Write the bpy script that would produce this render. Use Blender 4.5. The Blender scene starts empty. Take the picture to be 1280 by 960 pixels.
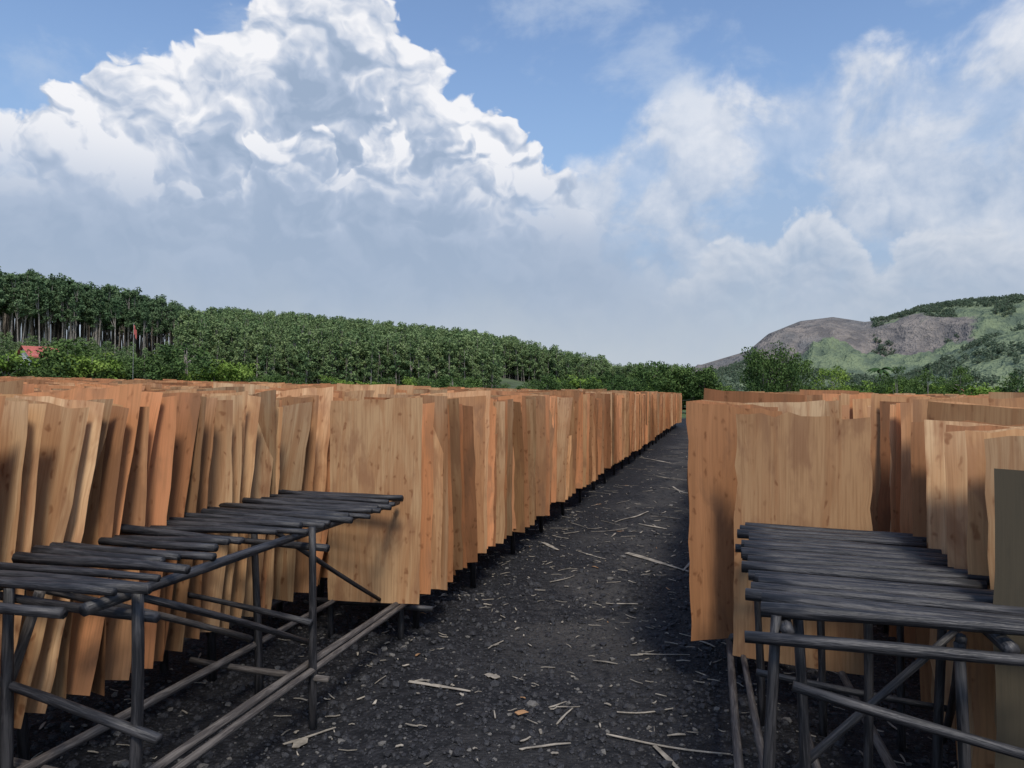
import bpy, math, random
import numpy as np
from mathutils import Matrix, Vector
random.seed(7); np.random.seed(7)
R=random
sc=bpy.context.scene
sc.view_settings.view_transform='Standard'
sc.view_settings.look='None'
sc.view_settings.exposure=0
F=950.0; YAW=math.radians(15.3); CAMZ=1.62

def link(ob):
    sc.collection.objects.link(ob); return ob

# ---------------------------------------------------------------- helpers
def dirpos(px, r):
    """world X,Y at range r along the bearing belonging to azimuth column px (surveying helper)"""
    a=math.atan((px-640)/F)-YAW
    return math.sin(a)*r, math.cos(a)*r
def hz(px): return 488+(px-640)*0.0105
def elev(px,py,r):
    rel=math.atan((px-640)/F)
    return CAMZ+(hz(px)-py)/F*math.cos(rel)*r

class NT:
    def __init__(s,nt): s.nt=nt; s.n=nt.nodes; s.l=nt.links
    def new(s,t,**k):
        n=s.n.new(t)
        for a,b in k.items(): setattr(n,a,b)
        return n
    def put(s,sock,v):
        if isinstance(v,bpy.types.NodeSocket): s.l.new(v,sock)
        elif v is not None: sock.default_value=v
    def m(s,op,a,b=None,c=None,clamp=False):
        n=s.new('ShaderNodeMath',operation=op,use_clamp=clamp)
        s.put(n.inputs[0],a)
        if b is not None: s.put(n.inputs[1],b)
        if c is not None: s.put(n.inputs[2],c)
        return n.outputs[0]
    def vm(s,op,a,b=None):
        n=s.new('ShaderNodeVectorMath',operation=op)
        s.put(n.inputs[0],a)
        if b is not None: s.put(n.inputs[1],b)
        return n.outputs[0]
    def ss(s,v,a,b,lo=0.0,hi=1.0):
        n=s.new('ShaderNodeMapRange',interpolation_type='SMOOTHSTEP')
        s.put(n.inputs[0],v); n.inputs[1].default_value=a; n.inputs[2].default_value=b
        n.inputs[3].default_value=lo; n.inputs[4].default_value=hi
        return n.outputs[0]
    def mix(s,f,a,b,bt='MIX'):
        n=s.new('ShaderNodeMix',data_type='RGBA',blend_type=bt)
        s.put(n.inputs[0],f)
        for so,v in((n.inputs[6],a),(n.inputs[7],b)):
            if isinstance(v,tuple) and len(v)==3: v=v+(1,)
            s.put(so,v)
        return n.outputs[2]
    def noise(s,vec,scale,detail=4,rough=.5,dist=0,dim='3D'):
        n=s.new('ShaderNodeTexNoise',noise_dimensions=dim)
        if vec is not None: s.put(n.inputs['Vector'],vec)
        n.inputs['Scale'].default_value=scale; n.inputs['Detail'].default_value=detail
        n.inputs['Roughness'].default_value=rough; n.inputs['Distortion'].default_value=dist
        return n
    def xyz(s,x,y,z=0.0):
        n=s.new('ShaderNodeCombineXYZ'); s.put(n.inputs[0],x); s.put(n.inputs[1],y); s.put(n.inputs[2],z)
        return n.outputs[0]

def newmat(name):
    m=bpy.data.materials.new(name); m.use_nodes=True
    t=NT(m.node_tree); t.n.clear()
    out=t.new('ShaderNodeOutputMaterial')
    return m,t,out

# ---------------------------------------------------------------- materials
def mat_veneer(name='veneer_wood'):
    m,t,out=newmat(name)
    uv=t.new('ShaderNodeUVMap'); uv.uv_map='UVMap'
    at=t.new('ShaderNodeAttribute',attribute_name='rnd')
    sp=t.new('ShaderNodeSeparateColor'); t.l.new(at.outputs['Color'],sp.inputs[0])
    r,g,b=sp.outputs
    off=t.xyz(t.m('MULTIPLY',r,37.0),t.m('MULTIPLY',g,53.0),0.0)
    p=t.vm('ADD',uv.outputs[0],off)
    g1=t.noise(t.vm('MULTIPLY',p,(8,1.0,1)),1,4,.6,.8,dim='2D').outputs[0]
    g2=t.noise(t.vm('MULTIPLY',p,(85,2.6,1)),1,2,.6,dim='2D').outputs[0]
    blot=t.noise(t.vm('MULTIPLY',p,(6,2.0,1)),1,4,.6,.3,dim='2D').outputs[0]
    base=t.mix(r,(0.54,0.29,0.125),(0.70,0.48,0.27))
    base=t.mix(t.ss(b,.40,.92,0,.95),base,(0.62,0.262,0.115))
    base=t.mix(t.ss(g1,.38,.66,0,.6),base,(0.44,0.20,0.083))
    base=t.mix(t.ss(blot,.50,.68,0,.7),base,(0.36,0.18,0.09))
    base=t.mix(t.ss(g2,.42,.7,0,.38),base,(0.33,0.16,0.07))
    v=t.new('ShaderNodeTexVoronoi',voronoi_dimensions='2D'); 
    pk=t.vm('MULTIPLY',t.vm('ADD',p,t.vm('MULTIPLY',t.noise(p,20,1,dim='2D').outputs[1],(.05,.06,0))),(15,8.5,1))
    t.put(v.inputs['Vector'],pk); v.inputs['Scale'].default_value=1
    kn=t.ss(v.outputs['Distance'],.04,.22,1,0)
    kn=t.m('MULTIPLY',kn,t.ss(g1,.46,.60))
    base=t.mix(t.m('MULTIPLY',kn,.65),base,(0.22,0.08,0.03))
    val=t.m('MULTIPLY_ADD',g,.68,.52)
    base=t.mix(1,base,t.xyz(val,val,val),'MULTIPLY')
    dk=t.new('ShaderNodeAttribute',attribute_name='dk')
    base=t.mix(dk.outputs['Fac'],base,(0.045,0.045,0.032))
    bs=t.new('ShaderNodeBsdfPrincipled'); t.put(bs.inputs['Base Color'],base)
    bs.inputs['Roughness'].default_value=.7
    bs.inputs['Specular IOR Level'].default_value=.25
    bm=t.new('ShaderNodeBump'); bm.inputs['Strength'].default_value=.2; bm.inputs['Distance'].default_value=.004
    t.put(bm.inputs['Height'],g2); t.l.new(bm.outputs[0],bs.inputs['Normal'])
    t.l.new(bs.outputs[0],out.inputs[0])
    return m

def mat_pole(name,c0,c1,rough=.6):
    m,t,out=newmat(name)
    uv=t.new('ShaderNodeUVMap'); uv.uv_map='UVMap'
    n=t.noise(t.vm('MULTIPLY',uv.outputs[0],(5,3,1)),1,4,.65,.5,dim='2D').outputs[0]
    n2=t.noise(t.vm('MULTIPLY',uv.outputs[0],(16,5,1)),1,3,.6,dim='2D').outputs[0]
    c=t.mix(t.ss(n,.4,.68),c0,c1)
    c=t.mix(t.ss(n2,.5,.75,0,.5),c,tuple(x*1.6 for x in c1))
    bs=t.new('ShaderNodeBsdfPrincipled'); t.put(bs.inputs['Base Color'],c); bs.inputs['Roughness'].default_value=rough
    bm=t.new('ShaderNodeBump'); bm.inputs['Strength'].default_value=.5; bm.inputs['Distance'].default_value=.006
    t.put(bm.inputs['Height'],t.m('ADD',n,n2)); t.l.new(bm.outputs[0],bs.inputs['Normal'])
    t.l.new(bs.outputs[0],out.inputs[0]); return m

def mat_plain(name,c,rough=.8,nscale=5,var=.35):
    m,t,out=newmat(name)
    tc=t.new('ShaderNodeTexCoord')
    n=t.noise(tc.outputs['Object'],nscale,3,.6).outputs[0]
    col=t.mix(t.ss(n,.3,.7),tuple(x*(1-var) for x in c),tuple(min(1,x*(1+var)) for x in c))
    bs=t.new('ShaderNodeBsdfPrincipled'); t.put(bs.inputs['Base Color'],col); bs.inputs['Roughness'].default_value=rough
    t.l.new(bs.outputs[0],out.inputs[0]); return m

def mat_leaf(name,c0,c1):
    m,t,out=newmat(name)
    at=t.new('ShaderNodeAttribute',attribute_name='tint')
    oi=t.new('ShaderNodeObjectInfo')
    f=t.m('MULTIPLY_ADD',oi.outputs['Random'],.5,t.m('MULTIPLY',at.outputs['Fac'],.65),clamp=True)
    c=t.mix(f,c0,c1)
    d=t.new('ShaderNodeBsdfDiffuse'); t.put(d.inputs[0],c)
    t.l.new(d.outputs[0],out.inputs[0])
    return m

VEN=mat_veneer()
POLE=mat_pole('tarred_pole',(.014,.014,.016),(.055,.052,.053),.5)
RAIL=mat_pole('weathered_pole',(.06,.05,.044),(.15,.13,.112),.75)
LEAF_E=mat_leaf('leaf_eucalyptus',(.075,.13,.065),(.16,.23,.115))  # greens lightened and blued, distance haze painted into the leaf colour
LEAF_H=mat_leaf('leaf_hill',(.095,.16,.07),(.23,.30,.13))  # aerial haze on the hill trees is part of this lighter green
LEAF_B=mat_leaf('leaf_broad',(.045,.085,.035),(.13,.20,.06))
LEAF_Y=mat_leaf('leaf_fresh',(.11,.20,.035),(.22,.31,.07))
LEAF_D=mat_leaf('leaf_hazy',(.12,.165,.115),(.18,.235,.15))  # far foliage: aerial haze painted in as a pale, greyed green
BARK=mat_plain('bark',(.26,.23,.20),.9,3)

# ---------------------------------------------------------------- mesh builders
class MB:
    def __init__(s): s.v=[]; s.f=[]; s.uv=[]; s.a=[]; s.mi=[]
    def build(s,name,mats,smooth=True,colname=None):
        me=bpy.data.meshes.new(name); me.from_pydata(s.v,[],s.f)
        for m in mats: me.materials.append(m)
        if s.uv:
            l=me.uv_layers.new(name='UVMap')
            l.data.foreach_set('uv',np.array(s.uv,dtype=np.float32).ravel())
        if s.mi: me.polygons.foreach_set('material_index',np.array(s.mi,dtype=np.int32))
        me.polygons.foreach_set('use_smooth',np.full(len(s.f),smooth))
        me.update(); 
        return link(bpy.data.objects.new(name,me))

def add_pole(mb,p0,p1,r0=.024,r1=.02,seg=8,rings=5,wob=.008,mi=0):
    p0=Vector(p0);p1=Vector(p1);d=p1-p0;L=d.length;d.normalize()
    a=d.cross(Vector((0,0,1))); 
    if a.length<.1: a=d.cross(Vector((1,0,0)))
    a.normalize(); b=d.cross(a)
    base=len(mb.v); ph=R.random()*6; ph2=R.random()*6;uo=R.random()*50
    for i in range(rings+1):
        t=i/rings
        c=p0+d*L*t+a*math.sin(t*3.1+ph)*wob*L+b*math.sin(t*4+ph2)*wob*.6*L
        r=(r0*(1-t)+r1*t)*(1+R.uniform(-.08,.08))
        for k in range(seg):
            an=k/seg*2*math.pi
            mb.v.append(tuple(c+a*math.cos(an)*r+b*math.sin(an)*r))
    for i in range(rings):
        for k in range(seg):
            k2=(k+1)%seg
            mb.f.append((base+i*seg+k,base+i*seg+k2,base+(i+1)*seg+k2,base+(i+1)*seg+k))
            for kk,ii in((k,i),(k+1,i),(k+1,i+1),(k,i+1)):
                mb.uv.append((kk/seg+uo,ii/rings*L*1.5+uo))
            mb.mi.append(mi)
    for i,rev in((0,False),(rings,True)):
        ids=[base+i*seg+k for k in range(seg)]
        if not rev: ids=ids[::-1]
        mb.f.append(tuple(ids)); mb.mi.append(mi)
        for k in range(seg): mb.uv.append((uo+.1*math.cos(k),uo+.1*math.sin(k)))

def gz(x,y):
    """terrain height of the yard"""
    z=0.0
    if x<-4: z+=(-x-4)*.013*min(1,max(0,(60+x)/20) if x<-40 else 1)
    if x<-40: z=max(z,.25)
    return z

class Sheets:
    def __init__(s,ob=0.0): s.V=[];s.Fc=[];s.UV=[];s.RN=[];s.DK=[];s.n=0;s.ob=ob
    def sheet(s,cx,cy,z0,w,h,yaw,lean,curl,bow,nu,nv,dk=0.0,rag=.004,twist=0,rc=None):
        u=np.linspace(-.5,.5,nu+1); v=np.linspace(0,1,nv+1)
        U,Vv=np.meshgrid(u,v)
        x=U*w+np.where(np.abs(U)>.49,np.random.normal(0,rag,U.shape),0)
        zz=Vv*h
        top=(Vv>.99)
        tilt=np.random.normal(0,.014)
        zz=zz+top*(np.random.normal(0,rag*1.3,U.shape)+U*tilt*2)
        y=curl*(U*2)**2+bow*np.sin(Vv*3.14)+lean*Vv*h + twist*U*Vv + (np.random.normal(0,.0015,U.shape) if nu>2 else 0)
        c,sn=math.cos(yaw),math.sin(yaw)
        X=cx+x*c-y*sn; Y=cy+x*sn+y*c; Z=z0+zz
        s.V.append(np.stack([X,Y,Z],-1).reshape(-1,3))
        i=np.arange(nv)[:,None]*(nu+1)+np.arange(nu)[None,:]+s.n
        f=np.stack([i,i+1,i+nu+2,i+nu+1],-1).reshape(-1,4)
        s.Fc.append(f)
        uvx=(U*w).ravel(); uvy=(Vv*h).ravel()
        fl=(f-s.n).ravel()
        s.UV.append(np.stack([uvx[fl],uvy[fl]],-1))
        nvt=(nu+1)*(nv+1)
        if rc is None: rc=[R.random(),R.random(),min(1,s.ob+R.random()*(1-s.ob*.6)),1]
        s.RN.append(np.tile(rc,(nvt,1))); s.DK.append(np.full(nvt,dk))
        s.n+=nvt
    def build(s,name):
        V=np.concatenate(s.V);Fc=np.concatenate(s.Fc);UV=np.concatenate(s.UV)
        me=bpy.data.meshes.new(name)
        me.vertices.add(len(V)); me.vertices.foreach_set('co',V.astype(np.float32).ravel())
        me.loops.add(Fc.size); me.loops.foreach_set('vertex_index',Fc.astype(np.int32).ravel())
        me.polygons.add(len(Fc)); me.polygons.foreach_set('loop_start',np.arange(0,Fc.size,4,dtype=np.int32))
        me.polygons.foreach_set('loop_total',np.full(len(Fc),4,dtype=np.int32))
        l=me.uv_layers.new(name='UVMap'); l.data.foreach_set('uv',UV.astype(np.float32).ravel())
        a=me.attributes.new('rnd','FLOAT_COLOR','POINT'); a.data.foreach_set('color',np.concatenate(s.RN).astype(np.float32).ravel())
        a=me.attributes.new('dk','FLOAT','POINT'); a.data.foreach_set('value',np.concatenate(s.DK).astype(np.float32))
        me.materials.append(VEN)
        me.update(calc_edges=True)
        me.polygons.foreach_set('use_smooth',np.full(len(Fc),True))
        return link(bpy.data.objects.new(name,me))

def row(S,x0,y0,y1,w=.62,side=-1,sp=.13,lean0=0.0,leanv=.06,yaw0=0.0,yawv=.12,nu=5,nv=8,h=1.27,zb=.285,xj=.03):
    """side=-1: the path-side edge x0 is the right edge of the row"""
    y=y0
    while y<y1:
        k=R.randint(1,6); gl=R.gauss(lean0,leanv); gy=R.gauss(yaw0,yawv); gx=R.gauss(0,xj); gh=R.gauss(0,.022)
        for i in range(k):
            if y>=y1: break
            ww=w*R.uniform(.88,1.07); hh=h+gh+R.gauss(0,.024)
            cx=x0+side*ww/2+gx+R.gauss(0,.02)
            S.sheet(cx,y,gz(cx,y)+zb+R.gauss(0,.012),ww,hh,gy+R.gauss(0,.07),gl+R.gauss(0,.036),R.gauss(0,.03),R.gauss(0,.026),nu,nv,twist=R.gauss(0,.08))
            y+=sp*R.uniform(.4,1.5)
        y+=sp*R.uniform(0,1.4)

# ---------------------------------------------------------------- veneer rows
S=Sheets(.42)
S.sheet(-2.10,4.40,.275,.60,1.28,.14,.01,.012,.01,10,14,rag=.003,rc=[.45,.6,.35,1])
row(S,-1.83,4.62,20.5,w=.6,sp=.105,lean0=-.05,leanv=.10,nu=5,nv=8,yaw0=.10,yawv=.20)
row(S,-1.83,20.7,30.0,w=.6,sp=.16,lean0=-.03,nu=3,nv=4,yawv=.2)
row(S,-1.75,30.6,37.0,w=.6,sp=.18,nu=3,nv=3)
S.build('wood_veneer_sheet_row')
S=Sheets(.05)
row(S,-2.62,1.5,7,w=.62,sp=.08,lean0=.13,leanv=.035,yaw0=.05,yawv=.08,nu=6,nv=9,xj=.02)
row(S,-2.62,7,36,w=.62,sp=.15,nu=3,nv=4)
S.build('wood_veneer_sheet_row')
x=-3.62
while x>-50:
    S=Sheets(.5 if x<-9 else .15); near=x>-8
    y0=max(1.6,.55*abs(x))
    row(S,x,y0,min(40,34+R.uniform(-2,4)),w=.62,sp=.14 if near else .2,lean0=.04,leanv=.07,nu=3 if near else 1,nv=4 if near else 2,xj=.04,h=1.27+(R.uniform(-.02,.05)))
    S.build('wood_veneer_sheet_row')
    x-=R.choice([.85,.95,.95,1.7])
S=Sheets(.2)
S.sheet(.40,4.12,.235,.66,1.27,-.16,.03,.012,.012,10,14,rag=.007,rc=[.3,.5,.5,1])
S.sheet(.13,4.50,.24,.62,1.30,.55,.05,.01,.012,8,12,rag=.004,rc=[.1,.25,.7,1])
S.sheet(.16,4.66,.24,.64,1.31,.35,.10,.02,.012,8,12,rag=.004,rc=[.2,.3,.9,1])
row(S,-.10,4.75,34,w=.64,side=1,sp=.14,lean0=.03,leanv=.05,nu=5,nv=7,yawv=.1)
S.build('wood_veneer_sheet_row')
S=Sheets(.05)
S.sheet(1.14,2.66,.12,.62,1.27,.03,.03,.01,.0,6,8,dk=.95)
for yy,xx,ln in((2.84,1.22,.16),(2.98,1.19,.13),(3.12,1.17,.17),(3.28,1.21,.14),(3.46,1.18,.17),(3.64,1.22,.13),(3.8,1.2,.12)):
    S.sheet(xx,yy,.22,.64,1.27,R.gauss(0,.05),ln,.012,.01,8,12,twist=R.gauss(0,.05))
row(S,.92,3.95,8,w=.64,side=1,sp=.11,lean0=.08,leanv=.04,nu=5,nv=8)
row(S,.92,8,36,w=.64,side=1,sp=.16,nu=3,nv=4)
S.build('wood_veneer_sheet_row')
x=1.95
while x<16:
    S=Sheets(.2); near=x<6
    y0=max(2.2,1.9*x-1)
    row(S,x,y0,36+R.uniform(-3,8),w=.62,side=1,sp=.14 if near else .2,lean0=.04,leanv=.07,nu=3 if near else 1,nv=4 if near else 2,xj=.04)
    S.build('wood_veneer_sheet_row')
    x+=R.choice([.85,.95,.95,1.6])

# ---------------------------------------------------------------- racks
def rack_under(mb,xa,xb,y0,y1,post=1.25,far=False):
    for xx in (xa,xb):
        y=y0
        while y<y1:
            L=2.6
            add_pole(mb,(xx+R.uniform(-.02,.02),y-.1,gz(xx,y)+.245+R.uniform(-.01,.01)),(xx+R.uniform(-.02,.02),y+L,gz(xx,y)+.245+R.uniform(-.01,.01)),.024,.02,seg=6,rings=4,wob=.004,mi=1)
            y+=L
        y=y0+.1
        while y<y1:
            add_pole(mb,(xx+.03,y,-.05+gz(xx,y)),(xx+.03+R.uniform(-.03,.03),y+R.uniform(-.03,.03),gz(xx,y)+.9),.024,.02,seg=6,rings=2,mi=0)
            y+=post

mb=MB()
y=2.02
while y<4.36:
    far=y>3.38
    xr=(-1.82 if far else -1.84)+R.uniform(-.06,.05); xl=-2.62+R.uniform(-.14,.06)
    if 2.4<y<3.05: xr-=.10+.1*R.random()
    add_pole(mb,(xl,y+R.uniform(-.03,.03),.955+R.uniform(-.012,.018)),(xr,y+R.uniform(-.03,.03),.955+R.uniform(-.012,.018)),R.uniform(.016,.023),R.uniform(.012,.019),rings=6,wob=.008)
    y+=R.uniform(.065,.12)
add_pole(mb,(-2.75,2.0,.94),(-1.77,2.07,.965),.022,.018); add_pole(mb,(-3.0,1.95,.90),(-2.0,1.96,.90),.022,.018)
for xx in(-1.95,-2.46):
    add_pole(mb,(xx,1.98,.91),(xx+.02,4.4,.915),.022,.018,rings=8,wob=.003)
for (xx,yy) in((-1.87,2.12),(-2.42,2.14),(-1.90,3.30),(-2.38,3.55),(-1.95,4.52),(-2.45,4.5)):
    add_pole(mb,(xx+R.uniform(-.03,.03),yy,-.06),(xx,yy,.95 if yy<4.4 else .6),.022,.018,rings=5,wob=.008)
add_pole(mb,(-1.76,2.10,.47),(-2.95,2.16,.62),.018,.015)
add_pole(mb,(-1.82,2.16,.84),(-2.6,2.18,.86),.019,.016)
add_pole(mb,(-1.88,3.27,.50),(-2.65,3.32,.56),.017,.014)
add_pole(mb,(-1.83,3.34,.84),(-2.6,3.38,.85),.018,.015)
add_pole(mb,(-2.36,3.5,.30),(-2.5,2.15,.93),.017,.014,mi=1)
add_pole(mb,(-1.95,2.2,.90),(-1.95,3.4,.35),.015,.013)
add_pole(mb,(-2.35,2.2,.88),(-2.75,2.25,.05),.019,.015,mi=1)
add_pole(mb,(-2.4,3.6,.9),(-2.05,4.4,.3),.015,.013)
add_pole(mb,(-1.90,1.3,.27),(-1.97,4.75,.26),.021,.017,rings=9,wob=.004,mi=1)
add_pole(mb,(-1.84,1.2,.235),(-1.90,4.55,.27),.019,.015,rings=9,wob=.004,mi=1)
add_pole(mb,(-2.36,1.4,.26),(-2.38,4.7,.26),.021,.017,rings=9,wob=.004,mi=1)
add_pole(mb,(-1.8,2.2,.22),(-2.6,2.24,.22),.017,.017,mi=1); add_pole(mb,(-1.8,3.3,.22),(-2.6,3.34,.22),.017,.017,mi=1)
add_pole(mb,(-1.75,4.55,.22),(-2.6,4.53,.22),.02,.02,mi=0)
rack_under(mb,-2.0,-2.3,4.7,37)
mb.build('pole_drying_rack',[POLE,RAIL])
mb=MB(); rack_under(mb,-2.78,-3.1,1.2,36,1.2); 
mb.build('pole_drying_rack',[POLE,RAIL])
mb=MB()
y=2.50
while y<4.06:
    xl=.11+R.uniform(-.03,.03); xr=.92+R.uniform(-.06,.08)
    if y<2.56: xl=.13; xr=1.0
    add_pole(mb,(xl,y+.03+R.uniform(-.012,.012),.94+R.uniform(-.006,.012)),(xr,y-.05+R.uniform(-.015,.015),.945+R.uniform(-.006,.012)),R.uniform(.018,.025),R.uniform(.016,.022),seg=10,rings=6,wob=.005)
    y+=R.uniform(.07,.088)
for xx in(.20,.80):
    add_pole(mb,(xx,2.46,.895),(xx,4.15,.90),.022,.018,rings=8,wob=.003)
add_pole(mb,(.08,2.44,.865),(1.3,2.46,.89),.020,.017)
add_pole(mb,(.08,3.95,.85),(1.3,3.9,.87),.02,.018)
for (xx,yy,zt) in((.17,2.50,.93),(.25,2.66,.9),(.52,3.0,.9),(.47,3.9,.9),(.78,3.05,.9),(.17,3.9,.9),(.80,3.86,.9),(.70,2.56,.88)):
    add_pole(mb,(xx+R.uniform(-.03,.05),yy,-.06),(xx,yy,zt),.019,.016,wob=.008)
add_pole(mb,(.22,2.45,.74),(1.35,2.40,.52),.018,.015)
add_pole(mb,(.2,2.7,.3),(.75,2.75,.88),.015,.013)
add_pole(mb,(.7,2.55,.9),(.9,3.5,.2),.015,.013)
add_pole(mb,(.15,3.2,.5),(.9,3.25,.42),.015,.013)
add_pole(mb,(.12,1.5,.24),(.05,4.6,.22),.021,.017,rings=9,wob=.004,mi=1)
add_pole(mb,(.20,1.5,.21),(.13,4.4,.24),.019,.015,rings=9,wob=.004,mi=1)
add_pole(mb,(.66,1.5,.24),(.6,4.6,.22),.021,.017,rings=9,wob=.004,mi=1)
add_pole(mb,(.42,1.6,.16),(.35,3.6,.2),.019,.017,rings=9,wob=.004,mi=1)
rack_under(mb,.10,.42,4.55,34)
mb.build('pole_drying_rack',[POLE,RAIL])
mb=MB(); rack_under(mb,1.08,1.4,2.0,36,1.2); mb.build('pole_drying_rack',[POLE,RAIL])

# ---------------------------------------------------------------- ground
def mat_ground():
    m,t,out=newmat('charcoal_gravel')
    tc=t.new('ShaderNodeTexCoord'); P=tc.outputs['Object']
    s=t.new('ShaderNodeSeparateXYZ'); t.l.new(P,s.inputs[0])
    n1=t.noise(P,1.1,4,.6,.3,dim='2D').outputs[0]; n2=t.noise(P,14,5,.7,dim='2D').outputs[0]; n3=t.noise(P,70,3,.7,dim='2D').outputs[0]
    v=t.new('ShaderNodeTexVoronoi',voronoi_dimensions='2D'); t.put(v.inputs['Vector'],P); v.inputs['Scale'].default_value=42; v.inputs['Randomness'].default_value=1
    v2=t.new('ShaderNodeTexVoronoi',voronoi_dimensions='2D'); t.put(v2.inputs['Vector'],P); v2.inputs['Scale'].default_value=110
    dark=(.010,.0108,.0128); mid=(.028,.0283,.0315); brn=(.078,.073,.067)
    c=t.mix(t.ss(n2,.38,.66),dark,mid)
    path=t.m('SUBTRACT',1.0,t.ss(t.m('ABSOLUTE',t.m('ADD',s.outputs[0],t.m('MULTIPLY_ADD',n1,.8,.45))),.1,.85))
    pm=t.m('MULTIPLY',path,t.ss(t.m('MULTIPLY_ADD',n1,.6,t.m('MULTIPLY',n2,.4)),.38,.60))
    pm=t.m('MULTIPLY',pm,t.ss(s.outputs[1],3.5,5.5,.3,1))
    c=t.mix(t.m('MULTIPLY',pm,.85),c,brn)
    spk=t.m('MULTIPLY',t.ss(v.outputs['Color'],.80,.95),t.ss(v.outputs['Distance'],.25,.5,1,0))
    c=t.mix(t.m('MULTIPLY',spk,.6),c,(.13,.12,.11))
    spk2=t.m('MULTIPLY',t.ss(v2.outputs['Color'],.85,.97),t.ss(v2.outputs['Distance'],.25,.5,1,0))
    c=t.mix(t.m('MULTIPLY',spk2,.6),c,(.20,.185,.16))
    rr=t.m('MAXIMUM',t.m('SUBTRACT',t.m('ABSOLUTE',s.outputs[0]),58.0),t.m('SUBTRACT',s.outputs[1],50.0))
    gm=t.ss(t.m('MULTIPLY_ADD',n1,6.0,rr),0,6)
    c=t.mix(gm,c,(.09,.135,.05))
    bs=t.new('ShaderNodeBsdfPrincipled'); t.put(bs.inputs['Base Color'],c); bs.inputs['Roughness'].default_value=.8
    bs.inputs['Specular IOR Level'].default_value=.25
    h=t.m('ADD',t.m('MULTIPLY',n2,.5),t.m('ADD',t.m('MULTIPLY',n3,.3),t.m('MULTIPLY',v.outputs['Distance'],-.5)))
    bm=t.new('ShaderNodeBump'); bm.inputs['Strength'].default_value=.9; bm.inputs['Distance'].default_value=.03
    t.put(bm.inputs['Height'],h); t.l.new(bm.outputs[0],bs.inputs['Normal'])
    t.l.new(bs.outputs[0],out.inputs[0]); return m
def und(x,y):
    d=math.hypot(x,y)
    return (.014*math.sin(x*3.1+1.3*math.sin(y*1.7))+.012*math.sin(y*2.3+x*1.1)+.008*math.sin(x*7+y*5))*(1 if d<60 else 0)
N=260
g=np.linspace(-1,1,N); cs=np.sinh(g*8.2)/np.sinh(8.2)*2500
mb=MB()
for j in range(N):
    for i in range(N):
        x,y=cs[i],cs[j]+6
        mb.v.append((x,y,gz(x,y)+und(x,y)-.01))
for j in range(N-1):
    for i in range(N-1):
        a=j*N+i; mb.f.append((a,a+1,a+N+1,a+N))
mb.build('ground',[mat_ground()])

# ---------------------------------------------------------------- scatter tool
def proto_collection(name,obs):
    c=bpy.data.collections.new(name)
    for o in obs:
        sc.collection.objects.unlink(o); c.objects.link(o)
    return c
def scatter(name,pts,rots,scales,idx,coll):
    me=bpy.data.meshes.new(name); me.from_pydata([tuple(p) for p in pts],[],[])
    a=me.attributes.new('r','FLOAT_VECTOR','POINT'); a.data.foreach_set('vector',np.array(rots,dtype=np.float32).ravel())
    a=me.attributes.new('s','FLOAT_VECTOR','POINT'); a.data.foreach_set('vector',np.array(scales,dtype=np.float32).ravel())
    a=me.attributes.new('k','INT','POINT'); a.data.foreach_set('value',np.array(idx,dtype=np.int32))
    ob=link(bpy.data.objects.new(name,me))
    ng=bpy.data.node_groups.new(name+'_gn','GeometryNodeTree')
    ng.interface.new_socket('Geometry',in_out='INPUT',socket_type='NodeSocketGeometry')
    ng.interface.new_socket('Geometry',in_out='OUTPUT',socket_type='NodeSocketGeometry')
    n=ng.nodes; gi=n.new('NodeGroupInput'); go=n.new('NodeGroupOutput')
    iop=n.new('GeometryNodeInstanceOnPoints'); ci=n.new('GeometryNodeCollectionInfo')
    ci.inputs['Collection'].default_value=coll; ci.inputs['Separate Children'].default_value=True; ci.inputs['Reset Children'].default_value=True
    def na(nm,ty):
        q=n.new('GeometryNodeInputNamedAttribute'); q.data_type=ty; q.inputs[0].default_value=nm
        return [o for o in q.outputs if o.enabled][0]
    L=ng.links.new
    L(gi.outputs[0],iop.inputs['Points']); L(ci.outputs[0],iop.inputs['Instance'])
    iop.inputs['Pick Instance'].default_value=True
    L(na('k','INT'),iop.inputs['Instance Index'])
    L(na('r','FLOAT_VECTOR'),iop.inputs['Rotation']); L(na('s','FLOAT_VECTOR'),iop.inputs['Scale'])
    L(iop.outputs[0],go.inputs[0])
    md=ob.modifiers.new('scatter','NODES'); md.node_group=ng
    return ob

STONE=mat_plain('charcoal_stone',(.028,.028,.031),.7,6,.6)
STONE2=mat_plain('pale_stone',(.15,.14,.125),.8,6,.4)
import bmesh
obs=[]
for k in range(6):
    bm=bmesh.new(); bmesh.ops.create_icosphere(bm,subdivisions=1,radius=1)
    for v in bm.verts:
        v.co=Vector((v.co.x*R.uniform(.7,1.2),v.co.y*R.uniform(.7,1.1),v.co.z*R.uniform(.4,.75)))
    me=bpy.data.meshes.new('pebble'); bm.to_mesh(me); bm.free(); me.materials.append(STONE2 if k==5 else STONE)
    obs.append(link(bpy.data.objects.new('pebble_%d'%k,me)))
pc=proto_collection('pebbles',obs)
pts=[];ro=[];scl=[];ix=[]
for i in range(34000):
    d=2.2+abs(R.gauss(0,1))*4.5; x=R.uniform(-3.2,1.3) if R.random()<.8 else R.uniform(-6,3)
    y=d
    s=min(.035,R.lognormvariate(-5.0,.6))
    pts.append((x,y,und(x,y)-.01+s*.2+gz(x,y))); ro.append((R.uniform(-.4,.4),R.uniform(-.4,.4),R.uniform(0,6.3))); scl.append((s,s,s)); ix.append(5 if R.random()<.06 else R.randint(0,4))
scatter('gravel',pts,ro,scl,ix,pc)

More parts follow.
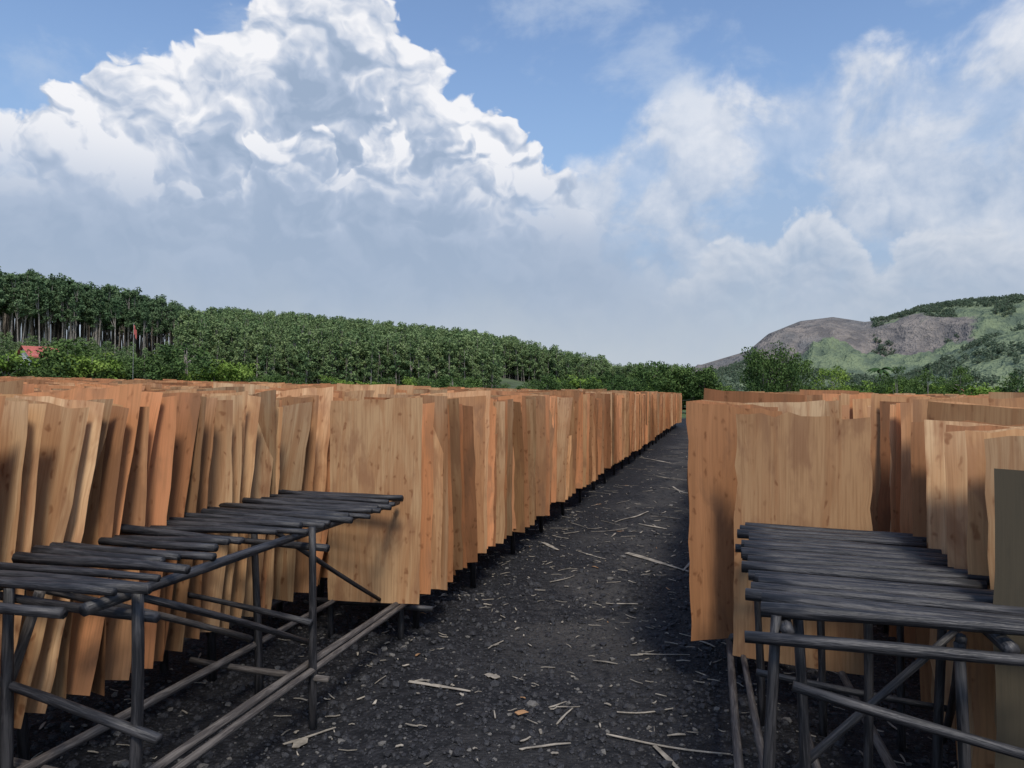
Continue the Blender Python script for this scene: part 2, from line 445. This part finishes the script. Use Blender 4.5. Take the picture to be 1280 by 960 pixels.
SCR=mat_plain('scrap_wood',(.33,.29,.23),.8,9,.4); SCR2=mat_plain('scrap_wood_orange',(.40,.22,.10),.8,9,.3)
def strip(mb,p0,p1,w,z0=.010,curl=.005,mi=0,nseg=6):
    (x0,y0),(x1,y1)=p0,p1
    dx,dy=x1-x0,y1-y0;L=math.hypot(dx,dy) or 1;px,py=-dy/L,dx/L;b=len(mb.v);ph=R.random()*6;bd=R.uniform(-.025,.025)*L
    tp=R.uniform(.2,.7)
    for i in range(nseg+1):
        t=i/nseg; ww=w*(1-.75*abs(t-tp))*R.uniform(.85,1.1)/2
        cx=x0+dx*t+px*bd*math.sin(t*3.1); cy=y0+dy*t+py*bd*math.sin(t*3.1)
        z=gz(cx,cy)+und(cx,cy)-.01+z0+curl*(.5+.5*math.sin(t*5+ph))
        tl=R.uniform(-.12,.12)*ww
        mb.v+= [(cx+px*ww,cy+py*ww,z+tl),(cx-px*ww,cy-py*ww,z-tl),(cx+px*ww*.9,cy+py*ww*.9,z+tl-.003),(cx-px*ww*.9,cy-py*ww*.9,z-tl-.003)]
    for i in range(nseg):
        a=b+4*i
        for q in((a,a+1,a+5,a+4),(a+2,a+6,a+7,a+3),(a,a+4,a+6,a+2),(a+1,a+3,a+7,a+5)):
            mb.f.append(q); mb.mi.append(mi)
def gpt(px,py):
    d=CAMZ*F/(py-hz(px)); xc=(px-640)/F*d
    return xc*math.cos(YAW)-d*math.sin(YAW), xc*math.sin(YAW)+d*math.cos(YAW)
mb=MB()
for a,b,w in(((785,689),(866,713),.07),((515,858),(592,866),.035),((762,918),(917,943),.016),((822,930),(852,958),.03),((775,888),(845,885),.014),
   ((680,680),(700,690),.05),((770,655),(812,640),.03),((800,656),(835,660),.05),((842,607),(880,622),.05),((800,572),(840,580),.06),((830,598),(885,600),.04),((700,905),(720,885),.012),
   ((360,925),(425,905),.02),((375,930),(385,918),.07),((690,885),(712,878),.012),((745,820),(775,826),.02),((760,752),(800,754),.02),((800,815),(865,816),.014),((612,842),(626,848),.06),((856,712),(874,690),.03),((690,730),(720,722),.015),((725,690),(760,698),.02)):
    strip(mb,gpt(*a),gpt(*b),w)
strip(mb,gpt(650,897),gpt(662,893),.055,z0=.03,mi=1,nseg=2)
for i in range(480):
    x=R.uniform(-2.2,.35); y=3+abs(R.gauss(0,1))*11
    a=R.uniform(0,3.14);L=min(.6,R.lognormvariate(-2.3,.8)); 
    if y<8: L*=.35
    strip(mb,(x,y),(x+math.cos(a)*L,y+math.sin(a)*L),R.uniform(.005,.020),mi=1 if R.random()<.05 else 0,nseg=3)
for i in range(500):
    x=R.choice([R.uniform(-3.2,-1.7),R.uniform(-.1,1),R.uniform(-2,0)]); y=R.uniform(2.2,9)
    a=R.uniform(0,3.14);L=R.uniform(.015,.10)
    strip(mb,(x,y),(x+math.cos(a)*L,y+math.sin(a)*L),R.uniform(.003,.014),mi=0,nseg=2)
mb.build('wood_scraps',[SCR,SCR2],smooth=False)

# ---------------------------------------------------------------- trees
def make_tree(name,H,crown_lo,rad,nclump,nleaf,lsize,leafmat,trunk_r=.12,narrow=1.0,limbs=6,shape='round'):
    mb=MB(); top=H*.93
    tint=[]
    rr=[R.uniform(-.05,.05)*H for _ in range(2)]
    add_pole(mb,(0,0,-.4),(rr[0]*.4,rr[1]*.4,top),trunk_r,trunk_r*.2,seg=6,rings=5,wob=.01,mi=0)
    cl=[]
    zc=(crown_lo+1)/2*H; hh=(1-crown_lo)/2*H
    for i in range(nclump):
        for _ in range(30):
            x,y,z=R.uniform(-1,1),R.uniform(-1,1),R.uniform(-1,1)
            q=x*x+y*y+z*z
            if .15<q<1: break
        if shape=='cone': k=1-.68*(z*.5+.5)
        else: k=1
        an=math.atan2(y,x); lob=1+.25*math.sin(an*3+nclump)
        cl.append((x*rad*k*lob,y*rad*k*lob,zc+z*hh,q))
    for i in range(limbs):
        c=R.choice(cl); z0=R.uniform(crown_lo*.8,.7)*H
        add_pole(mb,(rr[0]*.3,rr[1]*.3,min(z0,c[2])),c[:3],trunk_r*.4,trunk_r*.12,seg=5,rings=3,wob=.02,mi=0)
    tint=[0.0]*len(mb.f)
    for (cx,cy,cz,q) in cl:
        cr=rad*R.uniform(.22,.42); ct=R.uniform(0,.8)
        for k in range(nleaf):
            p=np.random.normal(0,1,3); p/= (np.linalg.norm(p)+1e-6); p*=cr*R.random()**.4
            n=np.random.normal(0,.9,3)+np.array([0,0,.6]); n/=np.linalg.norm(n)
            a=np.cross(n,np.random.normal(0,1,3)); a/=np.linalg.norm(a)+1e-6; b=np.cross(n,a)
            s=lsize*R.uniform(.6,1.3); c=np.array([cx,cy,cz])+p*np.array([1,1,.75])
            bi=len(mb.v)
            mb.v+= [tuple(c-a*s),tuple(c+b*s*.5),tuple(c+a*s),tuple(c-b*s*.5)]
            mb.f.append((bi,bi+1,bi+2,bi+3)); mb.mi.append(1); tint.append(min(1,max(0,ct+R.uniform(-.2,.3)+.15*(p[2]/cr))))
            mb.uv+=[(0,0)]*4
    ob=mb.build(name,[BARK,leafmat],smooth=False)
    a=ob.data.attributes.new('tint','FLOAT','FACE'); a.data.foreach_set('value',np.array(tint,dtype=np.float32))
    return ob
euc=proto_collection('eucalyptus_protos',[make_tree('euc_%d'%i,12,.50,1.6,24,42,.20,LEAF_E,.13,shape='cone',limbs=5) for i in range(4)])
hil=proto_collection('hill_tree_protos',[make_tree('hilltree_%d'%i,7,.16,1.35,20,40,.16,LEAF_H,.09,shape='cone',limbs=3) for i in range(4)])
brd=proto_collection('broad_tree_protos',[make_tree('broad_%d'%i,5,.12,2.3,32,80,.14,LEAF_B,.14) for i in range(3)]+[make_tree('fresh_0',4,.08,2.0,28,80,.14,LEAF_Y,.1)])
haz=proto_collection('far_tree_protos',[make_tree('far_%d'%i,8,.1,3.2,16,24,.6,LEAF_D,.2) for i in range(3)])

prof=[(-260,335),(-100,345),(0,350),(60,356),(150,372),(250,393),(380,401),(480,411),(580,420),(640,431),(700,446),(760,457),(820,468),(900,482),(1000,488)]
def P(px,tab):
    xs=[a for a,_ in tab]; ys=[b for _,b in tab]; return float(np.interp(px,xs,ys))
def sstep(t): t=max(0,min(1,t)); return t*t*(3-2*t)
def treeh(px): return 12-5*sstep((px-150)/130)
RD=175
def hill_z(px,r):
    ridge=max(.4,elev(px,P(px,prof),RD)-treeh(px)*.96)
    if r<=RD:
        t=sstep((r-75)/(RD-75)); 
        if px<260: t=max(t*.9,sstep((r-80)/50)*.6)
    else: t=1-.5*sstep((r-RD)/150)
    return .2+(ridge-.2)*t
def hillmesh(name,p0,p1,r0,r1,fn,mat,na=140,nr=50):
    mb=MB()
    for j in range(nr+1):
        r=r0+(r1-r0)*j/nr
        for i in range(na+1):
            px=p0+(p1-p0)*i/na; x,y=dirpos(px,r); mb.v.append((x,y,fn(px,r)))
    for j in range(nr):
        for i in range(na):
            a=j*(na+1)+i; mb.f.append((a,a+1,a+na+2,a+na+1))
    return mb.build(name,[mat])
HG=mat_plain('hill_soil',(.08,.11,.05),.95,.2,.4)
hillmesh('forest_hill',-420,1000,72,330,hill_z,HG)
def scat_hill(name,coll,nidx,n,p0,p1,r0,r1,fn,smin,smax,cond=None,sfun=None):
    pts=[];ro=[];sl=[];ix=[]
    for _ in range(n):
        px=R.uniform(p0,p1); r=math.sqrt(R.uniform(r0*r0,r1*r1))
        if cond and not cond(px,r): continue
        x,y=dirpos(px,r); s=R.uniform(smin,smax)*(sfun(px,r) if sfun else 1)
        pts.append((x,y,fn(px,r)-.1)); ro.append((R.gauss(0,.03),R.gauss(0,.03),R.uniform(0,6.3))); sl.append((s*R.uniform(.9,1.2),s*R.uniform(.9,1.2),s)); ix.append(R.randrange(nidx))
    return scatter(name,pts,ro,sl,ix,coll)
scat_hill('eucalyptus_forest',euc,4,1500,-330,285,140,190,hill_z,.80,1.14,sfun=lambda px,r: treeh(px)/12)
scat_hill('hillside_trees',hil,4,7000,225,850,95,198,hill_z,.55,1.15,cond=lambda px,r: (r>100 or px>300) and (px<620 or r>135) and (px<760 or r>165))
scat_hill('hillside_trees',hil,4,600,-330,260,88,116,lambda a,b:hill_z(a,b),.35,.58)
pts=[];ro=[];sl=[];ix=[]
def hedge(px,py,r,kind=None,sx=1.0):
    x,y=dirpos(px,r); z0=gz(x,y)-.1
    h=elev(px,py,r)-z0; k=R.randint(0,2) if kind is None else kind
    s=h/(4.0 if k==3 else 5.0)
    pts.append((x,y,z0)); ro.append((0,0,R.uniform(0,6.3))); sl.append((s*sx,s*sx,s)); ix.append(k)
tab=[(-200,440),(0,442),(40,457),(90,434),(150,442),(200,450),(260,455),(330,465),(420,468),(520,470),(620,470),(700,468),(780,465),(830,458),(872,462),(895,478),(930,478),(1010,478),(1080,476),(1140,472),(1190,478),(1280,479),(1500,474)]
for i in range(230):
    px=R.uniform(-260,1500); py=P(px,tab)+R.uniform(-2,16); hedge(px,py,R.uniform(62,84),None if R.random()<.8 else 3,R.uniform(.9,1.3))
for px,py,k in((95,424,0),(130,438,1),(280,452,3),(300,455,3),(10,440,3),(120,448,3),(235,430,0),(180,440,1)):
    hedge(px,py,64,k,1.15)
for px,py in((822,451),(840,454),(852,456),(866,458),(880,458)): hedge(px,py,60,None,1.0)
scatter('tree_belt',pts,ro,sl,ix,brd)

def place(ob,px,py,r,H,sx=1):
    x,y=dirpos(px,r); z0=gz(x,y)-.1; s=(elev(px,py,r)-z0)/H
    ob.location=(x,y,z0); ob.scale=(s*sx,s*sx,s); ob.rotation_euler=(0,0,R.uniform(0,6))
place(make_tree('broadleaf_tree',6,.15,2.5,64,110,.12,LEAF_B,.16,limbs=10),956,429,56,6,.8)
place(make_tree('broadleaf_tree',6,.15,2.4,56,110,.12,LEAF_B,.16,limbs=10),984,434,58,6,.76)
place(make_tree('broadleaf_tree',5,.12,2.4,36,90,.12,LEAF_Y,.12,limbs=8),1040,460,60,5,.8)
place(make_tree('broadleaf_tree',5,.12,2.2,36,90,.12,LEAF_B,.12,limbs=8),1122,461,58,5,.75)
place(make_tree('broadleaf_tree',5,.12,2.2,36,90,.12,LEAF_B,.12,limbs=8),1160,464,60,5,.75)
place(make_tree('broadleaf_tree',5,.12,2.2,36,90,.12,LEAF_B,.12,limbs=8),1200,460,62,5,.6)
place(make_tree('broadleaf_tree',5,.12,2.2,36,90,.12,LEAF_B,.12,limbs=8),1272,466,56,5,.8)
mb=MB(); add_pole(mb,(0,0,-.2),(.15,0,5.2),.13,.09,seg=8,rings=8,wob=.01,mi=0)
for k in range(16):
    a=k/16*6.28+R.uniform(-.2,.2); up=R.uniform(.1,.9); L=R.uniform(1.3,1.8); prev=None
    for i in range(7):
        t=i/6; rr_=L*t; z=5.2+up*rr_-1.0*t*t*L*(.6+up*.3)
        c=Vector((.15+math.cos(a)*rr_,math.sin(a)*rr_,z)); w=.25*math.sin(.3+t*2.7)
        s=Vector((-math.sin(a),math.cos(a),0))*w
        cur=len(mb.v); mb.v+=[tuple(c+s-Vector((0,0,w*.6))),tuple(c),tuple(c-s-Vector((0,0,w*.6)))]
        if prev is not None:
            for q in((prev,prev+1,cur+1,cur),(prev+1,prev+2,cur+2,cur+1)): mb.f.append(q);mb.mi.append(1);mb.uv+=[(0,0)]*4
        prev=cur
ob=mb.build('palm_tree',[BARK,LEAF_B],smooth=False); place(ob,1100,452,80,6.2)

def mat_mtn():
    m,t,out=newmat('mountain_rock_and_scrub')
    tc=t.new('ShaderNodeTexCoord'); Pn=tc.outputs['Object']
    n1=t.noise(Pn,.012,6,.62,.4).outputs[0]; n2=t.noise(Pn,.06,5,.7).outputs[0]
    at=t.new('ShaderNodeAttribute',attribute_name='green')
    rock=t.mix(t.ss(n2,.38,.62),(.165,.155,.15),(.30,.265,.235))  # rock and scrub tones are paled, aerial haze put into the base colour
    rock=t.mix(t.ss(n1,.48,.60,0,.6),rock,(.18,.185,.185))
    gr=t.mix(t.ss(n2,.38,.60),(.13,.17,.12),(.23,.28,.165))
    f=t.ss(t.m('ADD',at.outputs['Fac'],t.m('ADD',t.m('MULTIPLY_ADD',n1,1.5,-.75),t.m('MULTIPLY_ADD',n2,.8,-.4))),.36,.58)
    c=t.mix(f,rock,gr)
    bs=t.new('ShaderNodeBsdfDiffuse'); t.put(bs.inputs[0],c)
    bm=t.new('ShaderNodeBump'); bm.inputs['Strength'].default_value=1; bm.inputs['Distance'].default_value=18
    t.put(bm.inputs['Height'],t.m('ADD',n1,t.m('MULTIPLY',n2,.6))); t.l.new(bm.outputs[0],bs.inputs['Normal'])
    t.l.new(bs.outputs[0],out.inputs[0]); return m
MT=mat_mtn()
mprof=[(780,486),(860,460),(900,448),(935,438),(960,417),(1000,401),(1040,396),(1080,402),(1110,399),(1150,386),(1210,377),(1280,373),(1400,370),(1700,400)]
from mathutils import noise as mn
def fb(x,y,s): return mn.fractal(Vector((x*s,y*s,3.3)),.8,2.1,6)
def mt_z(px,r):
    R0=760; top=elev(px,P(px,mprof),R0); t=sstep((r-420)/(R0-420)) if r<R0 else 1-.5*sstep((r-R0)/300)
    x,y=dirpos(px,r); k=(1-abs(2*t-1))
    rg=abs(fb(x,y,.009))
    return top*t+(fb(x,y,.016)*12-rg*22)*k-1
ob=hillmesh('mountain',780,1700,400,1050,mt_z,MT,300,110)
gv=[]
na=300
for j in range(111):
    r=400+650*j/110
    for i in range(na+1):
        px=780+920*i/na
        gtop=sstep((px-1060)/120)*sstep((r-620)/80)
        glow=sstep((640-r)/100)*.95
        gv.append(max(gtop,glow,sstep((px-1180)/60)*.85))
a=ob.data.attributes.new('green','FLOAT','POINT'); a.data.foreach_set('value',np.array(gv,dtype=np.float32))
def nz(px,r,a=.018,b=.02): return mn.noise(Vector((px*a,r*b,1)))
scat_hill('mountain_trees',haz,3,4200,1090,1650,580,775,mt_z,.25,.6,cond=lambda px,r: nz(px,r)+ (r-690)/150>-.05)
nprof=[(840,486),(880,470),(930,455),(1000,462),(1060,472),(1120,476),(1160,462),(1200,440),(1240,422),(1290,408),(1400,396),(1700,384)]
def ns_z(px,r):
    R0=380; top=elev(px,P(px,nprof),R0); t=sstep((r-210)/(R0-210)) if r<R0 else 1-.6*sstep((r-R0)/90)
    x,y=dirpos(px,r); return top*t+(fb(x,y,.03)*2.4-abs(fb(x,y,.02))*3)*(1-abs(2*t-1))-.5
ob=hillmesh('green_hill',840,1700,200,500,ns_z,MT,200,70)
a=ob.data.attributes.new('green','FLOAT','POINT'); a.data.foreach_set('value',np.full(201*71,.85,dtype=np.float32))
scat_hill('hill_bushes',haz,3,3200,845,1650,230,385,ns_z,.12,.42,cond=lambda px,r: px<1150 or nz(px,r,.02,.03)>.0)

# ---------------------------------------------------------------- houses & flag
WALL=mat_plain('white_plaster',(.7,.68,.64),.85,3,.08); ROOF=mat_plain('red_roof_tile',(.45,.12,.09),.8,4,.25); GLS=mat_plain('window_dark',(.04,.05,.06),.3,3,.1)
def house(px,py,r,w,dp,hw,hr,yaw):
    x,y=dirpos(px,r); emp=link(bpy.data.objects.new('red_roof_house',None)); 
    top=elev(px,py,r); z0=top-hw-hr; emp.location=(x,y,z0); emp.rotation_euler=(0,0,yaw)
    def part(nm,v,f,mat):
        me=bpy.data.meshes.new(nm); me.from_pydata(v,[],f); me.materials.append(mat); me.update(); o=link(bpy.data.objects.new(nm,me)); o.parent=emp
    a,b=w/2,dp/2
    part('walls',[(-a,-b,-4),(a,-b,-4),(a,b,-4),(-a,b,-4),(-a,-b,hw),(a,-b,hw),(a,b,hw),(-a,b,hw),(-a,0,hw+hr*.95),(a,0,hw+hr*.95)],[(0,1,5,4),(1,2,6,9,5),(2,3,7,6),(3,0,4,8,7)],WALL)
    e=.3
    part('roof',[(-a-e,-b-e,hw-.2),(a+e,-b-e,hw-.2),(a+e,0,hw+hr),(-a-e,0,hw+hr),(a+e,b+e,hw-.2),(-a-e,b+e,hw-.2),(-a-e,-b-e,hw-.35),(a+e,-b-e,hw-.35)],[(0,1,2,3),(3,2,4,5),(6,7,1,0)],ROOF)
    for i,xx in enumerate((-w*.3,w*.3)):
        part('window_%d'%i,[(xx-.4,-b-.02,hw*.35),(xx+.4,-b-.02,hw*.35),(xx+.4,-b-.02,hw*.8),(xx-.4,-b-.02,hw*.8)],[(0,1,2,3)],GLS)
    part('door',[(-.4,-b-.02,0),(.4,-b-.02,0),(.4,-b-.02,2.0),(-.4,-b-.02,2.0)],[(0,1,2,3)],GLS)
house(48,433,84,2.4,2.6,2.6,.8,1.2)
house(1212,486,90,4,3,1.8,.9,-.2)
house(1250,489,88,3.4,3,1.6,.8,.1)
emp=link(bpy.data.objects.new('flag_on_pole',None)); x,y=dirpos(166,60); emp.location=(x,y,0)
zt=elev(166,404,60)
mb=MB(); add_pole(mb,(0,0,0),(0,0,zt),.018,.012,seg=8,rings=4,wob=.001); o=mb.build('pole',[mat_plain('grey_paint',(.3,.3,.3))]); o.parent=emp
mb=MB()
for i in range(7):
    for j in range(5):
        mb.v.append((.02+i*.04,.05*math.sin(i*1.1),zt-.1-j*.16-i*.07))
for i in range(6):
    for j in range(4): a=i*5+j; mb.f.append((a,a+1,a+6,a+5))
o=mb.build('flag_cloth',[mat_plain('red_cloth',(.5,.12,.10))]); o.parent=emp

# ---------------------------------------------------------------- world
SUN_EL=math.radians(56); SUN_AZ=math.radians(152)
w=bpy.data.worlds.new('World'); sc.world=w; w.use_nodes=True
w.cycles.sampling_method='NONE'
t=NT(w.node_tree); t.n.clear()
STR=.15
out=t.new('ShaderNodeOutputWorld'); bg=t.new('ShaderNodeBackground'); bg.inputs[1].default_value=STR
t.l.new(bg.outputs[0],out.inputs[0])
sky=t.new('ShaderNodeTexSky',sky_type='NISHITA'); sky.sun_disc=False; sky.sun_elevation=SUN_EL; sky.sun_rotation=SUN_AZ
sky.air_density=1; sky.dust_density=.6; sky.ozone_density=1.5
tc=t.new('ShaderNodeTexCoord'); D=t.new('ShaderNodeSeparateXYZ'); t.l.new(tc.outputs['Generated'],D.inputs[0])
dx,dy,dz=D.outputs
u=t.m('ARCTAN2',dx,dy); hyp=t.m('SQRT',t.m('ADD',t.m('MULTIPLY',dx,dx),t.m('MULTIPLY',dy,dy)))
v=t.m('DIVIDE',dz,t.m('MAXIMUM',hyp,.05))
def uv_of(px,py):
    rel=math.atan((px-640)/F); return rel-YAW,(hz(px)-py)/F*math.cos(rel)
UC=-YAW; UR=1.6; VR=.9
def curve(tab):
    n=t.new('ShaderNodeFloatCurve'); c=n.mapping.curves[0]
    pts_=[]
    for px,py in tab:
        a,b=uv_of(px,py); pts_.append(((a-UC)/UR+.5,(b+.1)/VR))
    c.points[0].location=(0,pts_[0][1]); c.points[1].location=(1,pts_[-1][1])
    for p in pts_: 
        if 0.001<p[0]<.999: c.points.new(*p)
    n.mapping.update()
    return n
PU=t.xyz(u,v,0.0)
warp=t.noise(PU,11,3,.55,dim='2D').outputs[1]
wv=t.vm('SUBTRACT',warp,(.5,.5,.5))
def billow(off,scale,det,wk=1.3):
    q=t.vm('ADD',t.vm('ADD',PU,off),t.vm('MULTIPLY',wv,(wk/scale,wk/scale,0)))
    vo=t.new('ShaderNodeTexVoronoi',voronoi_dimensions='2D',normalize=True); t.put(vo.inputs['Vector'],t.vm('MULTIPLY',q,(1,1.15,1)))
    vo.inputs['Scale'].default_value=scale; vo.inputs['Detail'].default_value=det; vo.inputs['Roughness'].default_value=.45; vo.inputs['Lacunarity'].default_value=2.1
    return t.m('SUBTRACT',1.0,vo.outputs['Distance'])
def evalc(node,noisy=None):
    uu=u if noisy is None else t.m('ADD',u,noisy)
    tt=t.m('ADD',t.m('DIVIDE',t.m('SUBTRACT',uu,UC),UR),.5,clamp=True)
    t.put(node.inputs['Value'],tt)
    return t.m('SUBTRACT',t.m('MULTIPLY',node.outputs[0],VR),.1)
def relief(scale,det,k,off=(.008,.013,0)):
    h0=billow((0,0,0),scale,det); h1=billow(off,scale,det)
    return h0,t.m('MULTIPLY',t.m('SUBTRACT',h0,h1),k)
med=t.noise(PU,7.5,6,.58,.2,dim='2D').outputs[0]; fin=t.noise(PU,24,5,.62,dim='2D').outputs[0]
sep=t.new('ShaderNodeSeparateColor'); t.l.new(warp,sep.inputs[0]); wu=t.m('MULTIPLY',t.m('SUBTRACT',sep.outputs[0],.5),.10)
col=t.mix(1,sky.outputs[0],(1.05,1.10,1.18),'MULTIPLY')
K=1/STR
def C(r,g,b,k=K): 
    f=lambda c:((c/255+.055)/1.055)**2.4*k
    return (f(r),f(g),f(b),1)
col=t.mix(t.ss(v,.5,.2,.08,.5),col,C(152,181,212))
# soft bank
cB=curve([(-200,430),(300,420),(560,400),(640,330),(680,250),(720,200),(760,172),(800,142),(850,120),(900,105),(950,95),(1000,86),(1050,70),(1090,42),(1130,48),(1180,58),(1230,38),(1290,22),(1400,5)])
topB=evalc(cB,noisy=t.m('MULTIPLY',wu,.3))
hA2,lA2=relief(7,2,1.7,(.014,.024,0))
dB=t.m('ADD',t.m('SUBTRACT',topB,v),t.m('MULTIPLY',t.m('SUBTRACT',t.m('ADD',t.m('MULTIPLY',med,.75),t.m('MULTIPLY',hA2,.25)),.50),.20))
aB=t.ss(dB,-.012,.045)
hole=t.ss(med,.36,.52,.58,1)
aB=t.m('MULTIPLY',aB,hole)
shB=t.m('ADD',t.m('MULTIPLY_ADD',t.ss(dB,.0,.2),-.42,.74),t.m('ADD',t.m('MULTIPLY',lA2,.7),t.m('ADD',t.m('MULTIPLY',t.m('SUBTRACT',med,.5),2.0),t.m('MULTIPLY',t.m('SUBTRACT',fin,.5),.7))),clamp=True)
colB=t.mix(shB,C(160,180,208),C(230,233,240))
col=t.mix(t.m('MULTIPLY',aB,.92),col,colB)
# wisps
wisp=t.noise(t.vm('MULTIPLY',PU,(1,1.5,1)),4.5,6,.6,.2,dim='2D').outputs[0]
cWv=t.m('MULTIPLY',t.ss(wisp,.48,.74),t.ss(v,.22,.42))
col=t.mix(t.m('MULTIPLY',cWv,.5),col,C(198,211,230))
# low small cumulus
cC=curve([(-200,480),(700,470),(780,400),(860,335),(900,300),(925,290),(960,300),(985,268),(1010,256),(1045,270),(1075,300),(1100,322),(1130,285),(1170,273),(1220,285),(1290,292),(1500,300)])
topC=evalc(cC)
hC,lC=relief(24,3,2.0,(.004,.007,0))
dC=t.m('ADD',t.m('SUBTRACT',topC,v),t.m('MULTIPLY',t.m('SUBTRACT',t.m('ADD',hC,t.m('MULTIPLY',fin,.5)),.92),.06))
aC=t.ss(dC,0,.016)
shC=t.m('ADD',t.m('MULTIPLY_ADD',t.ss(dC,0,.09),-.8,.9),lC,clamp=True)
colC=t.mix(shC,C(168,184,206),C(228,231,238))
col=t.mix(t.m('MULTIPLY',aC,t.ss(dC,.04,.14,.85,.2)),col,colC)
# main cumulus
cA=curve([(-200,170),(-60,150),(0,140),(60,114),(110,98),(170,86),(200,70),(240,58),(255,34),(300,10),(325,-40),(400,-75),(440,-40),(470,5),(500,38),(530,75),(560,108),(600,132),(640,155),(660,195),(700,210),(725,240),(760,270),(800,310),(850,350),(950,420),(1300,480)])
topA=evalc(cA,noisy=t.m('MULTIPLY',wu,.5))
hA,lA=relief(15,3.5,2.0)
bump_=t.m('ADD',t.m('MULTIPLY',hA,.65),t.m('ADD',t.m('MULTIPLY',hA2,.45),t.m('MULTIPLY',fin,.15)))
dA=t.m('ADD',t.m('SUBTRACT',topA,v),t.m('MULTIPLY',t.m('SUBTRACT',bump_,.80),.18))
lowf=t.ss(v,.18,.28)
aA=t.m('ADD',t.m('MULTIPLY',t.ss(dA,0,.014),lowf),t.m('MULTIPLY',t.ss(dA,-.02,.10),t.m('SUBTRACT',1.0,lowf)))
rel_=t.m('ADD',t.m('ADD',lA,lA2),t.m('ADD',t.m('MULTIPLY',t.m('SUBTRACT',med,.5),.9),t.m('MULTIPLY',t.m('SUBTRACT',fin,.5),.35)))
shA=t.m('ADD',t.m('MULTIPLY_ADD',t.ss(dA,.0,.26),-.55,.76),rel_,clamp=True)
cI=curve([(-200,165),(0,150),(60,132),(120,140),(165,170),(200,225),(290,235),(310,175),(350,160),(400,172),(425,225),(440,175),(480,155),(530,172),(600,200),(650,205),(700,230),(760,285),(850,350),(1300,480)])
topI=evalc(cI,noisy=t.m('MULTIPLY',wu,.6))
dI=t.m('ADD',t.m('SUBTRACT',topI,v),t.m('MULTIPLY',t.m('SUBTRACT',bump_,.80),.16))
rim=t.m('MULTIPLY',t.ss(dI,0,.014),t.ss(dI,.02,.13,1,0))
shA=t.m('ADD',shA,t.m('MULTIPLY',rim,t.m('MULTIPLY_ADD',rel_,.5,.40)),clamp=True)
fadeA=t.ss(v,.14,.34)
shA=t.m('MULTIPLY',shA,t.m('MULTIPLY_ADD',fadeA,.75,.25))
cr=t.new('ShaderNodeValToRGB'); t.put(cr.inputs[0],shA)
e=cr.color_ramp.elements; e[0].position=0; e[0].color=C(157,175,200,1); e[1].position=1; e[1].color=C(247,247,250,1)
for p_,c_ in((.35,C(178,192,214,1)),(.66,C(214,220,232,1))):
    q=e.new(p_); q.color=c_
crK=t.vm('MULTIPLY',cr.outputs[0],(K,K,K))
col=t.mix(t.m('MULTIPLY',aA,.97),col,crK)
hz_=t.ss(v,.03,.29,1,0)
hazec=t.mix(t.ss(t.m('ADD',v,t.m('MULTIPLY',t.m('SUBTRACT',med,.5),.10)),.02,.17),C(192,201,210),C(166,182,203))
col=t.mix(t.m('MULTIPLY',hz_,.9),col,hazec)
t.put(bg.inputs[0],col)

sun=bpy.data.lights.new('sun','SUN'); sun.energy=2.6; sun.angle=math.radians(12); sun.color=(1,.93,.83)
so=link(bpy.data.objects.new('sun',sun))
sd=Vector((math.sin(SUN_AZ)*math.cos(SUN_EL),math.cos(SUN_AZ)*math.cos(SUN_EL),math.sin(SUN_EL)))
so.rotation_euler=sd.to_track_quat('Z','Y').to_euler(); so.location=sd*50

# ---------------------------------------------------------------- camera
cam=bpy.data.cameras.new('camera'); cam.lens=F/1280*36; cam.sensor_width=36; cam.clip_end=6000; cam.clip_start=.05
co=link(bpy.data.objects.new('camera',cam))
M=Matrix.Translation((0,0,CAMZ))@Matrix.Rotation(YAW,4,'Z')@Matrix.Rotation(math.radians(90+.48),4,'X')@Matrix.Rotation(math.radians(.6),4,'Z')
co.matrix_world=M
sc.camera=co
